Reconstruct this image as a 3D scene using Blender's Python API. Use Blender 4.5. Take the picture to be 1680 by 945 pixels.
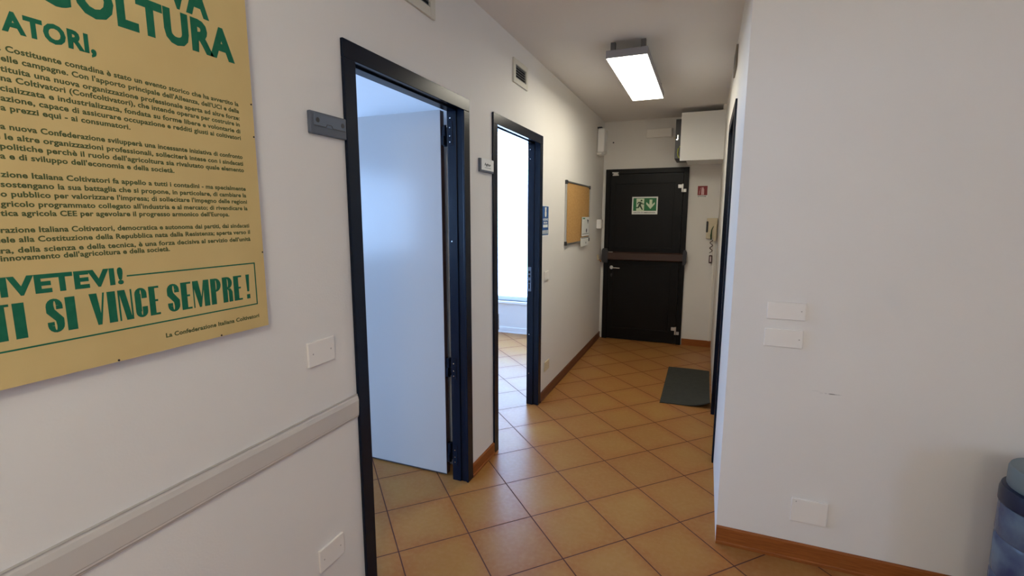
import bpy, bmesh, math, random
from mathutils import Vector, Matrix
for o in list(bpy.data.objects):
    bpy.data.objects.remove(o)
S = bpy.context.scene
COL = S.collection
rnd = random.Random(7)

# ------------------------------------------------------------------ camera, light, exposure
YAW, PITCH, ROLL, FPX, CAM_H = 0.3810, 0.1466, 0.0018, 790.23, 1.5
cy, sy, cp, sp = math.cos(YAW), math.sin(YAW), math.cos(PITCH), math.sin(PITCH)
Fv = Vector((-sy * cp, cy * cp, -sp)); R0 = Vector((cy, sy, 0)); U0 = R0.cross(Fv)
Rv = math.cos(ROLL) * R0 + math.sin(ROLL) * U0
Uv = -math.sin(ROLL) * R0 + math.cos(ROLL) * U0
cam_d = bpy.data.cameras.new('camera'); cam = bpy.data.objects.new('camera', cam_d); COL.objects.link(cam)
cam.matrix_world = Matrix(((Rv.x, Uv.x, -Fv.x, 0), (Rv.y, Uv.y, -Fv.y, 0), (Rv.z, Uv.z, -Fv.z, CAM_H), (0, 0, 0, 1)))
cam_d.sensor_width = 36; cam_d.lens = FPX / 1680 * 36; cam_d.clip_start = 0.02
S.camera = cam
S.view_settings.view_transform = 'Standard'; S.view_settings.look = 'None'
S.view_settings.gamma = 1; S.view_settings.use_curve_mapping = False
S.view_settings.exposure = 0.0
S.cycles.max_bounces = 12; S.cycles.diffuse_bounces = 8; S.cycles.glossy_bounces = 5
S.cycles.transmission_bounces = 8; S.cycles.transparent_max_bounces = 12
S.cycles.caustics_reflective = False; S.cycles.caustics_refractive = False
S.cycles.use_denoising = True; S.cycles.sample_clamp_indirect = 40

W = bpy.data.worlds.new('sky'); S.world = W; W.use_nodes = True
wn = W.node_tree.nodes['Background']
wn.inputs[0].default_value = (0.36, 0.59, 1.0, 1); wn.inputs[1].default_value = 17.0

LAMP_CORRIDOR = 19.0        # emission strength of the lit diffuser
HALL_FILL = 32.0            # fill globes added in the hall behind the camera
CORR_COL = (1.0, 0.93, 0.76)
HALL_FILL_COL = (1.0, 0.95, 0.80)

def portal(name, loc, rot, sx, sz):
    d = bpy.data.lights.new(name, 'AREA'); d.shape = 'RECTANGLE'; d.size = sx; d.size_y = sz
    d.cycles.is_portal = True
    o = bpy.data.objects.new(name, d); o.location = loc; o.rotation_euler = rot; COL.objects.link(o)
    return o

# ------------------------------------------------------------------ dimensions
R1B = -2.7
XL, XLI = -1.189, -1.274        # corridor face and room face of the left wall
XR = 0.120                      # corridor right wall
YN = 2.265                      # wall facing the camera on the right
YD = 5.926                      # end wall
CH = 2.612                      # ceiling
D1 = (1.394, 2.340); D2 = (2.648, 3.568); DT = 2.100      # outer door frames
HX, HY = 3.2, -2.6              # hall right and back
RX = -4.4                       # far side of the rooms
PY = 2.43                       # partition between the rooms

# ------------------------------------------------------------------ materials
def mat(name, col, rough=.5, metal=0, spec=.5, coat=0, trans=0, emis=None, es=0, bump=None, ior=1.45, mottle=None, alpha=1):
    m = bpy.data.materials.new(name); m.use_nodes = True
    nt = m.node_tree; b = nt.nodes['Principled BSDF']
    b.inputs['Base Color'].default_value = (*col, 1); b.inputs['Roughness'].default_value = rough
    b.inputs['Metallic'].default_value = metal; b.inputs['Specular IOR Level'].default_value = spec
    b.inputs['Coat Weight'].default_value = coat; b.inputs['Transmission Weight'].default_value = trans
    b.inputs['IOR'].default_value = ior; b.inputs['Alpha'].default_value = alpha
    if emis: b.inputs['Emission Color'].default_value = (*emis, 1); b.inputs['Emission Strength'].default_value = es
    tc = nt.nodes.new('ShaderNodeTexCoord')
    if bump:
        n = nt.nodes.new('ShaderNodeTexNoise'); n.inputs['Scale'].default_value = bump[0]; n.inputs['Detail'].default_value = 4
        bp = nt.nodes.new('ShaderNodeBump'); bp.inputs['Strength'].default_value = bump[1]; bp.inputs['Distance'].default_value = bump[2]
        nt.links.new(tc.outputs['Object'], n.inputs['Vector']); nt.links.new(n.outputs['Fac'], bp.inputs['Height'])
        nt.links.new(bp.outputs['Normal'], b.inputs['Normal'])
    if mottle:
        n = nt.nodes.new('ShaderNodeTexNoise'); n.inputs['Scale'].default_value = mottle[0]; n.inputs['Detail'].default_value = 6
        r = nt.nodes.new('ShaderNodeMix'); r.data_type = 'RGBA'
        r.inputs['A'].default_value = (*col, 1); r.inputs['B'].default_value = (*mottle[1], 1)
        mr = nt.nodes.new('ShaderNodeMapRange'); mr.inputs['From Min'].default_value = .35; mr.inputs['From Max'].default_value = .65
        if len(mottle) > 2:
            mp = nt.nodes.new('ShaderNodeMapping'); mp.inputs['Scale'].default_value = mottle[2]
            nt.links.new(tc.outputs['Object'], mp.inputs['Vector']); nt.links.new(mp.outputs['Vector'], n.inputs['Vector'])
        else:
            nt.links.new(tc.outputs['Object'], n.inputs['Vector'])
        nt.links.new(n.outputs['Fac'], mr.inputs['Value']); nt.links.new(mr.outputs['Result'], r.inputs['Factor'])
        nt.links.new(r.outputs['Result'], b.inputs['Base Color'])
    return m

WALLC = (0.74, 0.72, 0.685)
M = {}
M['wall'] = mat('wall_paint', WALLC, .62, spec=.3, bump=(160, .25, .0012), mottle=(1.3, (0.72, 0.70, 0.663)))
M['ceil'] = mat('ceiling_paint', (0.74, 0.72, 0.70), .8, spec=.2, bump=(120, .2, .001))
M['roomwall'] = mat('room_paint', (0.70, 0.70, 0.71), .6, spec=.3, bump=(160, .2, .001))
M['black'] = mat('black_frame_paint', (0.003, 0.007, 0.018), .26, spec=.26, bump=(40, .05, .001))
M['door_black'] = mat('dark_door_panel', (0.0045, 0.0042, 0.0045), .4, spec=.2, bump=(60, .1, .001), mottle=(8, (0.006, 0.005, 0.005), (6, 6, .6)))
M['bar_brown'] = mat('brown_metal', (0.045, 0.022, 0.015), .35, spec=.5)
M['leaf_white'] = mat('white_laminate', (0.45, 0.44, 0.43), .17, spec=.42)
M['leaf_edge'] = mat('brown_edge_band', (0.055, 0.022, 0.014), .5)
M['wood'] = mat('skirting_wood', (0.30, 0.095, 0.022), .45, spec=.25, mottle=(14, (0.235, 0.07, 0.016), (1, 1, 12)))
M['wood_dark'] = mat('skirting_wood_dark', (0.15, 0.052, 0.024), .4, mottle=(14, (0.11, 0.038, 0.018), (1, 1, 12)))
M['plate'] = mat('ivory_plastic', (0.78, 0.75, 0.70), .35, spec=.45)
M['raceway'] = mat('raceway_plastic', (0.56, 0.53, 0.49), .22, spec=.6)
M['raceway_edge'] = mat('raceway_edge_plastic', (0.44, 0.41, 0.38), .3)
M['white_plastic'] = mat('white_plastic', (0.74, 0.73, 0.71), .4)
M['cream_plastic'] = mat('cream_plastic', (0.62, 0.54, 0.38), .4)
M['sign_grey'] = mat('grey_sign_plastic', (0.085, 0.10, 0.13), .4)
M['sign_grey2'] = mat('grey_sign_insert', (0.12, 0.145, 0.185), .25)
M['dark_plastic'] = mat('dark_plastic', (0.03, 0.03, 0.035), .4)
M['dark_void'] = mat('vent_interior', (0.01, 0.01, 0.012), .9)
M['vent'] = mat('vent_ivory', (0.60, 0.58, 0.50), .4)
M['vent_brown'] = mat('vent_brown', (0.17, 0.14, 0.11), .5)
M['slat'] = mat('vent_slat', (0.26, 0.27, 0.28), .45)
M['alu'] = mat('brushed_aluminium', (0.55, 0.55, 0.54), .35, metal=.9)
M['chrome'] = mat('chrome', (0.75, 0.74, 0.72), .22, metal=1)
M['strike'] = mat('strike_steel', (0.16, 0.19, 0.24), .4, metal=.7)
M['steelpaint'] = mat('steel_fitting', (0.55, 0.53, 0.50), .35, metal=.6)
M['paper'] = mat('aged_paper', (0.60, 0.455, 0.205), .8, spec=.1, mottle=(5, (0.56, 0.415, 0.180)), bump=(9, .15, .004))
M['board'] = mat('poster_board', (0.36, 0.25, 0.12), .8)
M['green_ink'] = mat('green_ink', (0.010, 0.115, 0.062), .6, spec=.2, mottle=(60, (0.014, 0.13, 0.07)))
M['olive_ink'] = mat('small_print_ink', (0.075, 0.098, 0.035), .7, spec=.2)
M['cork'] = mat('cork', (0.52, 0.30, 0.105), .85, mottle=(60, (0.44, 0.245, 0.08)), bump=(300, .3, .001))
M['sheet'] = mat('white_sheet', (0.76, 0.77, 0.75), .6)
M['ink'] = mat('black_ink', (0.04, 0.05, 0.05), .7)
M['blue'] = mat('blue_sign', (0.012, 0.085, 0.27), .4)
M['sign_white'] = mat('sign_white', (0.78, 0.80, 0.76), .45)
M['glow_white'] = mat('exit_sign_white', (0.62, 0.72, 0.52), .45)
M['sign_green'] = mat('sign_green', (0.008, 0.15, 0.042), .45)
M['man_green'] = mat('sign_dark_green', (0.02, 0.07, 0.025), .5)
M['sign_red'] = mat('sign_red', (0.24, 0.015, 0.018), .45)
M['pale_red'] = mat('sign_pale_symbol', (0.66, 0.42, 0.42), .5)
M['mat_rubber'] = mat('grey_mat', (0.046, 0.047, 0.040), .9, spec=.2, bump=(500, .6, .002), mottle=(25, (0.040, 0.041, 0.035)))
M['mat_under'] = mat('mat_backing', (0.02, 0.02, 0.02), .9)
M['cabinet'] = mat('cabinet_white', (0.80, 0.80, 0.78), .45)
M['lamp_body'] = mat('lamp_body_grey', (0.24, 0.24, 0.28), .4)
M['bracket'] = mat('lamp_bracket', (0.09, 0.09, 0.10), .5)
M['diff_c'] = mat('lit_diffuser_corridor', (0.9, 0.9, 0.9), .5, emis=CORR_COL, es=LAMP_CORRIDOR)
M['fill_h'] = mat('hall_fill_globe', (0.9, 0.9, 0.9), .5, emis=HALL_FILL_COL, es=HALL_FILL)
M['bottle'] = mat('blue_bottle_plastic', (0.20, 0.29, 0.42), .22, trans=.35, ior=1.3, mottle=(9, (0.07, 0.09, 0.22)))
M['water'] = mat('water', (0.80, 0.90, 1.0), .02, trans=1, ior=1.33)
M['cap_blue'] = mat('dark_blue_cap', (0.008, 0.014, 0.045), .35)
M['pump_grey'] = mat('grey_blue_pump', (0.14, 0.19, 0.22), .4)
M['yellow'] = mat('yellow_green_cable', (0.42, 0.45, 0.05), .5)
M['cord'] = mat('dark_cord', (0.05, 0.02, 0.02), .5)
M['pinkish'] = mat('tag_insert', (0.6, 0.5, 0.5), .5)
M['pvc'] = mat('window_pvc', (0.8, 0.82, 0.84), .35)
M['led'] = mat('indicator_lens', (0.8, 0.75, 0.6), .3)
M['orange_tag'] = mat('orange_brown_plastic', (0.25, 0.10, 0.04), .5)

def glass_mat():
    m = bpy.data.materials.new('window_glass'); m.use_nodes = True; nt = m.node_tree
    nt.nodes.remove(nt.nodes['Principled BSDF'])
    t = nt.nodes.new('ShaderNodeBsdfTransparent'); g = nt.nodes.new('ShaderNodeBsdfGlossy'); g.inputs['Roughness'].default_value = .02
    mx = nt.nodes.new('ShaderNodeMixShader'); mx.inputs[0].default_value = .06
    nt.links.new(t.outputs[0], mx.inputs[1]); nt.links.new(g.outputs[0], mx.inputs[2])
    nt.links.new(mx.outputs[0], nt.nodes['Material Output'].inputs[0])
    return m
M['glass'] = glass_mat()

def tile_mat():
    m = bpy.data.materials.new('terracotta_tiles'); m.use_nodes = True; nt = m.node_tree; L = nt.links.new
    b = nt.nodes['Principled BSDF']
    tc = nt.nodes.new('ShaderNodeTexCoord'); sx = nt.nodes.new('ShaderNodeSeparateXYZ'); L(tc.outputs['Object'], sx.inputs[0])
    def mt(op, a, b_=None, clamp=False):
        n = nt.nodes.new('ShaderNodeMath'); n.operation = op; n.use_clamp = clamp
        for i, v in enumerate((a, b_)):
            if v is None: continue
            if isinstance(v, (int, float)): n.inputs[i].default_value = v
            else: L(v, n.inputs[i])
        return n.outputs[0]
    ox, oy, ang, s = -1.2116, 2.5875, 0.7855, 0.3314
    ca, sa = math.cos(ang), math.sin(ang)
    dx = mt('SUBTRACT', sx.outputs['X'], ox); dy = mt('SUBTRACT', sx.outputs['Y'], oy)
    u = mt('DIVIDE', mt('ADD', mt('MULTIPLY', dx, ca), mt('MULTIPLY', dy, sa)), s)
    v = mt('DIVIDE', mt('SUBTRACT', mt('MULTIPLY', dx, sa), mt('MULTIPLY', dy, ca)), s)
    iu = mt('FLOOR', u); iv = mt('FLOOR', v); fu = mt('SUBTRACT', u, iu); fv = mt('SUBTRACT', v, iv)
    eu = mt('MINIMUM', fu, mt('SUBTRACT', 1.0, fu)); ev = mt('MINIMUM', fv, mt('SUBTRACT', 1.0, fv))
    e = mt('MINIMUM', eu, ev)                         # distance to the joint in tile widths
    gm = nt.nodes.new('ShaderNodeMapRange'); L(e, gm.inputs['Value'])
    gm.inputs['From Min'].default_value = .0055; gm.inputs['From Max'].default_value = .0105
    edge = nt.nodes.new('ShaderNodeMapRange'); L(e, edge.inputs['Value'])
    edge.inputs['From Min'].default_value = .0; edge.inputs['From Max'].default_value = .22
    cb = nt.nodes.new('ShaderNodeCombineXYZ'); L(iu, cb.inputs[0]); L(iv, cb.inputs[1])
    wnz = nt.nodes.new('ShaderNodeTexWhiteNoise'); wnz.noise_dimensions = '3D'; L(cb.outputs[0], wnz.inputs[0])
    n1 = nt.nodes.new('ShaderNodeTexNoise'); n1.inputs['Scale'].default_value = 5; n1.inputs['Detail'].default_value = 5; L(tc.outputs['Object'], n1.inputs[0])
    n2 = nt.nodes.new('ShaderNodeTexNoise'); n2.inputs['Scale'].default_value = 45; n2.inputs['Detail'].default_value = 4; L(tc.outputs['Object'], n2.inputs[0])
    def mix(f, a, b_):
        n = nt.nodes.new('ShaderNodeMix'); n.data_type = 'RGBA'
        if isinstance(f, float): n.inputs['Factor'].default_value = f
        else: L(f, n.inputs['Factor'])
        for k, c in (('A', a), ('B', b_)):
            if isinstance(c, tuple): n.inputs[k].default_value = (*c, 1)
            else: L(c, n.inputs[k])
        return n.outputs['Result']
    ctr = (0.36, 0.185, 0.052); rim = (0.32, 0.128, 0.036)
    f1 = mt('ADD', mt('MULTIPLY', edge.outputs[0], .7), mt('MULTIPLY', mt('SUBTRACT', n1.outputs[0], .5), 1.6), True)
    c = mix(f1, rim, ctr)
    c = mix(mt('MULTIPLY', wnz.outputs['Value'], .35), c, (0.27, 0.110, 0.036))
    c = mix(mt('MULTIPLY', mt('SUBTRACT', n2.outputs[0], .42, True), .8), c, (0.43, 0.235, 0.095))
    c = mix(gm.outputs[0], (0.085, 0.035, 0.028), c)
    L(c, b.inputs['Base Color'])
    rr = mt('ADD', mt('MULTIPLY', n1.outputs[0], .10), .27)
    rr2 = nt.nodes.new('ShaderNodeMix'); L(gm.outputs[0], rr2.inputs['Factor']); rr2.inputs['A'].default_value = .9; L(rr, rr2.inputs['B'])
    L(rr2.outputs['Result'], b.inputs['Roughness'])
    b.inputs['Specular IOR Level'].default_value = .13
    hb = mt('ADD', mt('MULTIPLY', gm.outputs[0], 1.0), mt('MULTIPLY', n1.outputs[0], .35))
    bp = nt.nodes.new('ShaderNodeBump'); bp.inputs['Strength'].default_value = .5; bp.inputs['Distance'].default_value = .0015
    L(hb, bp.inputs['Height']); L(bp.outputs[0], b.inputs['Normal'])
    return m
M['tiles'] = tile_mat()

# ------------------------------------------------------------------ mesh helpers
IDF = lambda u, v, w: Vector((u, v, w))
LEFT = lambda x0=XL: (lambda u, v, w: Vector((x0 + w, u, v)))       # u along Y, v up, w out of the left wall
FACE = lambda y0: (lambda u, v, w: Vector((u, y0 - w, v)))          # u along X, v up, w towards the camera side
RIGHT = lambda x0=XR: (lambda u, v, w: Vector((x0 - w, u, v)))      # right corridor wall

class MB:
    def __init__(s, frame=IDF):
        s.bm = bmesh.new(); s.f = frame
    def box(s, a, b, bevel=0, seg=2):
        r = bmesh.ops.create_cube(s.bm, size=1)
        lo = [min(p, q) for p, q in zip(a, b)]; hi = [max(p, q) for p, q in zip(a, b)]
        for v in r['verts']:
            v.co = Vector([lo[i] + (v.co[i] + .5) * (hi[i] - lo[i]) for i in range(3)])
        if bevel:
            es = {e for v in r['verts'] for e in v.link_edges}
            rb = bmesh.ops.bevel(s.bm, geom=list(es), offset=bevel, segments=seg, affect='EDGES', profile=.5)
            vs = set(rb['verts']) | {v for v in r['verts'] if v.is_valid}
            vs |= {v for f in rb['faces'] for v in f.verts}
            st = list(vs); seen = set(vs)
            while st:
                v = st.pop()
                for e in v.link_edges:
                    w = e.other_vert(v)
                    if w not in seen: seen.add(w); st.append(w)
            vs = seen
        else: vs = r['verts']
        for v in vs: v.co = s.f(*v.co)
        return s
    def prism(s, pts, w0, w1):
        """polygon pts in (u, v), extruded from w0 to w1"""
        a = [s.bm.verts.new(s.f(p[0], p[1], w0)) for p in pts]; b = [s.bm.verts.new(s.f(p[0], p[1], w1)) for p in pts]
        n = len(pts); s.bm.faces.new(a); s.bm.faces.new(b[::-1])
        for i in range(n): s.bm.faces.new((a[i], b[i], b[(i + 1) % n], a[(i + 1) % n]))
        return s
    def disc(s, c, r, w0, w1, n=20):
        return s.prism([(c[0] + r * math.cos(2 * math.pi * i / n), c[1] + r * math.sin(2 * math.pi * i / n)) for i in range(n)], w0, w1)
    def profile(s, prof, u0, u1):
        """closed profile of (v, w) pairs swept along u"""
        a = [s.bm.verts.new(s.f(u0, p[0], p[1])) for p in prof]; b = [s.bm.verts.new(s.f(u1, p[0], p[1])) for p in prof]
        n = len(prof); s.bm.faces.new(a); s.bm.faces.new(b[::-1])
        for i in range(n): s.bm.faces.new((a[i], b[i], b[(i + 1) % n], a[(i + 1) % n]))
        return s
    def tube(s, pts, r, n=8):
        P = [s.f(*p) for p in pts]; rings = []
        rad = r if isinstance(r, (list, tuple)) else [r] * len(P)
        for i, p in enumerate(P):
            t = (P[min(i + 1, len(P) - 1)] - P[max(i - 1, 0)]).normalized()
            up = Vector((0, 0, 1)) if abs(t.z) < .9 else Vector((1, 0, 0))
            x = t.cross(up).normalized(); y = t.cross(x).normalized()
            rings.append([s.bm.verts.new(p + rad[i] * (math.cos(2 * math.pi * k / n) * x + math.sin(2 * math.pi * k / n) * y)) for k in range(n)])
        for A, B in zip(rings, rings[1:]):
            for k in range(n): s.bm.faces.new((A[k], A[(k + 1) % n], B[(k + 1) % n], B[k]))
        s.bm.faces.new(rings[0]); s.bm.faces.new(rings[-1][::-1])
        return s
    def lathe(s, c, prof, n=40):
        rings = []
        for r, z in prof:
            rings.append([s.bm.verts.new(s.f(c[0] + r * math.cos(2 * math.pi * k / n), c[1] + r * math.sin(2 * math.pi * k / n), z)) for k in range(n)])
        for A, B in zip(rings, rings[1:]):
            for k in range(n): s.bm.faces.new((A[k], A[(k + 1) % n], B[(k + 1) % n], B[k]))
        s.bm.faces.new(rings[0][::-1]); s.bm.faces.new(rings[-1])
        return s
    def build(s, name, m, parent=None, smooth=False, label=None, cat=None, group=None, kind=None):
        bmesh.ops.recalc_face_normals(s.bm, faces=s.bm.faces[:])
        me = bpy.data.meshes.new(name); s.bm.to_mesh(me); s.bm.free()
        o = bpy.data.objects.new(name, me); me.materials.append(M[m] if isinstance(m, str) else m)
        if smooth:
            for p in me.polygons: p.use_smooth = True
            me.set_sharp_from_angle(angle=math.radians(35))
        COL.objects.link(o); o.parent = parent
        tag(o, label, cat, group, kind)
        return o

def tag(o, label=None, cat=None, group=None, kind=None):
    if label: o['label'] = label
    if cat: o['category'] = cat
    if group: o['group'] = group
    if kind: o['kind'] = kind
    return o

def copy_tree(o, parent=None, delta=None):
    c = o.copy(); COL.objects.link(c); c.parent = parent
    for ch in list(o.children): copy_tree(ch, c)
    if delta is not None: c.location = o.location + Vector(delta)
    return c

# lettering: measure a built-in-font string and lay it on a surface as thin solid letters
def glyphs(txt, bold=0.0):
    cu = bpy.data.curves.new('lettering', 'FONT'); cu.body = txt; cu.size = 1; cu.offset = bold; cu.space_character = 1 + bold * 1.6; cu.resolution_u = 3
    ob = bpy.data.objects.new('lettering', cu); COL.objects.link(ob)
    bpy.context.view_layer.update()
    dg = bpy.context.evaluated_depsgraph_get()
    me = ob.evaluated_get(dg).to_mesh()
    vs = [(v.co.x, v.co.y) for v in me.vertices]; fs = [tuple(p.vertices) for p in me.polygons]
    ob.evaluated_get(dg).to_mesh_clear()
    bpy.data.objects.remove(ob); bpy.data.curves.remove(cu)
    return vs, fs

def put_text(mb, txt, u0, u1, v0, v1, w, bold=0.0, cap=0.729, align=None, thick=.0004, xlim=None):
    """fit txt between u0 and u1; the baseline lies on v0 (at u0) and capitals reach v1; v0/v1 may be pairs (left, right)"""
    vs, fs = glyphs(txt, bold)
    if not vs: return
    x0 = min(v[0] for v in vs); x1 = max(v[0] for v in vs)
    sx = (u1 - u0) / (x1 - x0) if u0 is not None else xlim
    if u0 is None: u0 = u1 - sx * (x1 - x0)
    sv = (v1 - v0) / cap
    P = [(u0 + (x - x0) * sx, v0 + y * sv) for x, y in vs]
    A = [mb.bm.verts.new(mb.f(p[0], p[1], w + thick)) for p in P]
    for f in fs:
        try: mb.bm.faces.new([A[i] for i in f])
        except ValueError: pass
    # side walls: thickness from the surface
    from collections import Counter
    ed = Counter()
    for f in fs:
        for i in range(len(f)):
            ed[tuple(sorted((f[i], f[(i + 1) % len(f)])))] += 1
    B = {}
    for (i, j), k in ed.items():
        if k == 1:
            for q in (i, j):
                if q not in B: B[q] = mb.bm.verts.new(mb.f(P[q][0], P[q][1], w))
            try: mb.bm.faces.new((A[i], A[j], B[j], B[i]))
            except ValueError: pass
    return sx

# ------------------------------------------------------------------ room shell
def struct(name, mb, m, **k): return mb.build(name, m, kind='structure', **k)
struct('floor', MB().box((RX - .2, HY - .2, -.12), (HX + .2, YD + .3, 0)), 'tiles')
struct('ceiling', MB().box((XL, HY - .2, CH), (HX + .2, YD + .3, CH + .12)), 'ceil')
RH = 3.05      # the rooms on the left are higher than the corridor
struct('ceiling_rooms', MB().box((RX - .2, R1B - .1, RH), (XL, YD + .3, RH + .12)), 'roomwall')
# left wall with two doorways
b = MB()
dj = .012
o1 = (D1[0] + .05, D1[1] - .05); o2 = (D2[0] + .05, D2[1] - .05); ot = DT - .05
b.box((XLI, HY, 0), (XL, o1[0], RH)); b.box((XLI, o1[1], 0), (XL, o2[0], RH)); b.box((XLI, o2[1], 0), (XL, YD + .2, RH))
b.box((XLI, o1[0], ot), (XL, o1[1], RH)); b.box((XLI, o2[0], ot), (XL, o2[1], RH))
struct('wall_left', b, 'wall')
struct('wall_end', MB().box((XL, YD, 0), (XR + .1, YD + .2, CH)), 'wall')
# right corridor wall with a recessed door, and the wall facing the camera
D3 = (3.045, 3.90)
b = MB(); b.box((XR, YN, 0), (XR + .11, D3[0] + .05, CH)); b.box((XR, D3[1] - .05, 0), (XR + .11, YD, CH)); b.box((XR, D3[0] + .05, DT), (XR + .11, D3[1] - .05, CH))
struct('wall_right', b, 'wall')

def near_wall_material():
    m = M['wall'].copy(); m.name = 'wall_paint_scuffed'; nt = m.node_tree; L = nt.links.new; bs = nt.nodes['Principled BSDF']
    tc = nt.nodes.new('ShaderNodeTexCoord'); src = bs.inputs['Base Color'].links[0].from_socket
    cur = src
    for (cx, cz, rx, rz, col, k) in ((.515, .7755, .045, .0035, (.10, .10, .09), .8), (.455, .782, .03, .002, (.3, .3, .28), .5)):
        mp = nt.nodes.new('ShaderNodeMapping'); mp.vector_type = 'TEXTURE'
        mp.inputs['Location'].default_value = (cx, YN, cz); mp.inputs['Scale'].default_value = (rx, 1, rz)
        mp.inputs['Rotation'].default_value = (0, 0.0, 0)
        L(tc.outputs['Object'], mp.inputs[0])
        n = nt.nodes.new('ShaderNodeTexNoise'); n.inputs['Scale'].default_value = 40; L(tc.outputs['Object'], n.inputs[0])
        g = nt.nodes.new('ShaderNodeVectorMath'); g.operation = 'LENGTH'; L(mp.outputs[0], g.inputs[0])
        mr = nt.nodes.new('ShaderNodeMapRange'); mr.inputs['From Min'].default_value = 1.0; mr.inputs['From Max'].default_value = .2
        mr.inputs['To Max'].default_value = k; L(g.outputs['Value'], mr.inputs[0])
        ml = nt.nodes.new('ShaderNodeMath'); ml.operation = 'MULTIPLY'; ml.use_clamp = True; L(mr.outputs[0], ml.inputs[0])
        mr2 = nt.nodes.new('ShaderNodeMapRange'); mr2.inputs['From Min'].default_value = .4; mr2.inputs['From Max'].default_value = .6; L(n.outputs[0], mr2.inputs[0]); L(mr2.outputs[0], ml.inputs[1])
        mx = nt.nodes.new('ShaderNodeMix'); mx.data_type = 'RGBA'; L(ml.outputs[0], mx.inputs['Factor']); L(cur, mx.inputs['A']); mx.inputs['B'].default_value = (*col, 1)
        cur = mx.outputs['Result']
    L(cur, bs.inputs['Base Color'])
    return m
M['near'] = near_wall_material()
struct('wall_front', MB().box((XR + .11, YN, 0), (HX, YN + .11, CH)), 'near')
ADDED_WIN3 = (-1.4, -.45, 1.2, 2.05)  # unseen opening added so bluish skylight evens out the hall walls
b = MB(); b.box((HX, HY, 0), (HX + .15, ADDED_WIN3[0], CH)); b.box((HX, ADDED_WIN3[1], 0), (HX + .15, YN + .11, CH)); b.box((HX, ADDED_WIN3[0], 0), (HX + .15, ADDED_WIN3[1], ADDED_WIN3[2])); b.box((HX, ADDED_WIN3[0], ADDED_WIN3[3]), (HX + .15, ADDED_WIN3[1], CH))
struct('wall_hall_right', b, 'wall')
struct('wall_hall_back', MB().box((XLI, HY - .15, 0), (HX + .15, HY, CH)), 'wall')
# the two rooms on the left
WIN1 = (-2.3, 1.7, .92, 2.15)        # y0 y1 z0 z1 on x = RX
WIN2 = (-4.25, -1.45, .42, 2.95)     # x0 x1 z0 z1 on y = YR2
YR2 = 5.70
struct('wall_partition', MB().box((RX, PY, 0), (XLI, PY + .08, RH)), 'roomwall')
struct('wall_room_back', MB().box((RX, R1B - .1, 0), (XLI, R1B, RH)), 'roomwall')
b = MB()
b.box((RX - .2, R1B - .1, 0), (RX, WIN1[0], RH)); b.box((RX - .2, WIN1[1], 0), (RX, YR2 + .2, RH))
b.box((RX - .2, WIN1[0], 0), (RX, WIN1[1], WIN1[2])); b.box((RX - .2, WIN1[0], WIN1[3]), (RX, WIN1[1], RH))
struct('wall_room_left', b, 'roomwall')
b = MB()
b.box((RX, YR2, 0), (WIN2[0], YR2 + .2, RH)); b.box((WIN2[1], YR2, 0), (XLI, YR2 + .2, RH))
b.box((WIN2[0], YR2, 0), (WIN2[1], YR2 + .2, WIN2[2])); b.box((WIN2[0], YR2, WIN2[3]), (WIN2[1], YR2 + .2, RH))
struct('wall_room_end', b, 'roomwall')
portal('window_portal', (RX - .19, (WIN1[0] + WIN1[1]) / 2, (WIN1[2] + WIN1[3]) / 2), (0, -math.pi / 2, 0), WIN1[3] - WIN1[2], WIN1[1] - WIN1[0])
portal('window_portal', ((WIN2[0] + WIN2[1]) / 2, YR2 + .19, (WIN2[2] + WIN2[3]) / 2), (-math.pi / 2, 0, 0), WIN2[1] - WIN2[0], WIN2[3] - WIN2[2])

portal('window_portal', (HX + .14, (ADDED_WIN3[0] + ADDED_WIN3[1]) / 2, (ADDED_WIN3[2] + ADDED_WIN3[3]) / 2), (0, math.pi / 2, 0), ADDED_WIN3[3] - ADDED_WIN3[2], ADDED_WIN3[1] - ADDED_WIN3[0])

def window(name, frame, u0, u1, v0, v1, n, with_handle):
    fr = MB(frame); t = .055
    fr.box((u0, v0, -.10), (u0 + t, v1, -.05)); fr.box((u1 - t, v0, -.10), (u1, v1, -.05))
    fr.box((u0 + t, v0, -.10), (u1 - t, v0 + t, -.05)); fr.box((u0 + t, v1 - t, -.10), (u1 - t, v1, -.05))
    for i in range(1, n):
        c = u0 + (u1 - u0) * i / n; fr.box((c - .04, v0 + t, -.10), (c + .04, v1 - t, -.05))
    root = fr.build(name, 'pvc', kind='structure')
    MB(frame).box((u0 + .02, v0 + .02, -.078), (u1 - .02, v1 - .02, -.073)).build('glass_pane', 'glass', root)
    MB(frame).box((u0 - .03, v0 - .03, -.10), (u1 + .03, v0 - .0, .03), .004).build('window_sill', 'pvc', root)
    if with_handle:
        c = u0 + (u1 - u0) / n
        MB(frame).box((c - .015, v0 + .20, -.05), (c + .015, v0 + .27, -.035), .003).box((c - .012, v0 + .24, -.035), (c + .09, v0 + .26, -.015), .004).build('window_handle', 'alu', root)
    return root
window('window_1', LEFT(RX), WIN1[0], WIN1[1], WIN1[2], WIN1[3], 2, True)
window('window_2', FACE(YR2), WIN2[0], WIN2[1], WIN2[2], WIN2[3], 2, True)

window('added_window_3', RIGHT(HX), ADDED_WIN3[0], ADDED_WIN3[1], ADDED_WIN3[2], ADDED_WIN3[3], 2, False)

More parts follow.
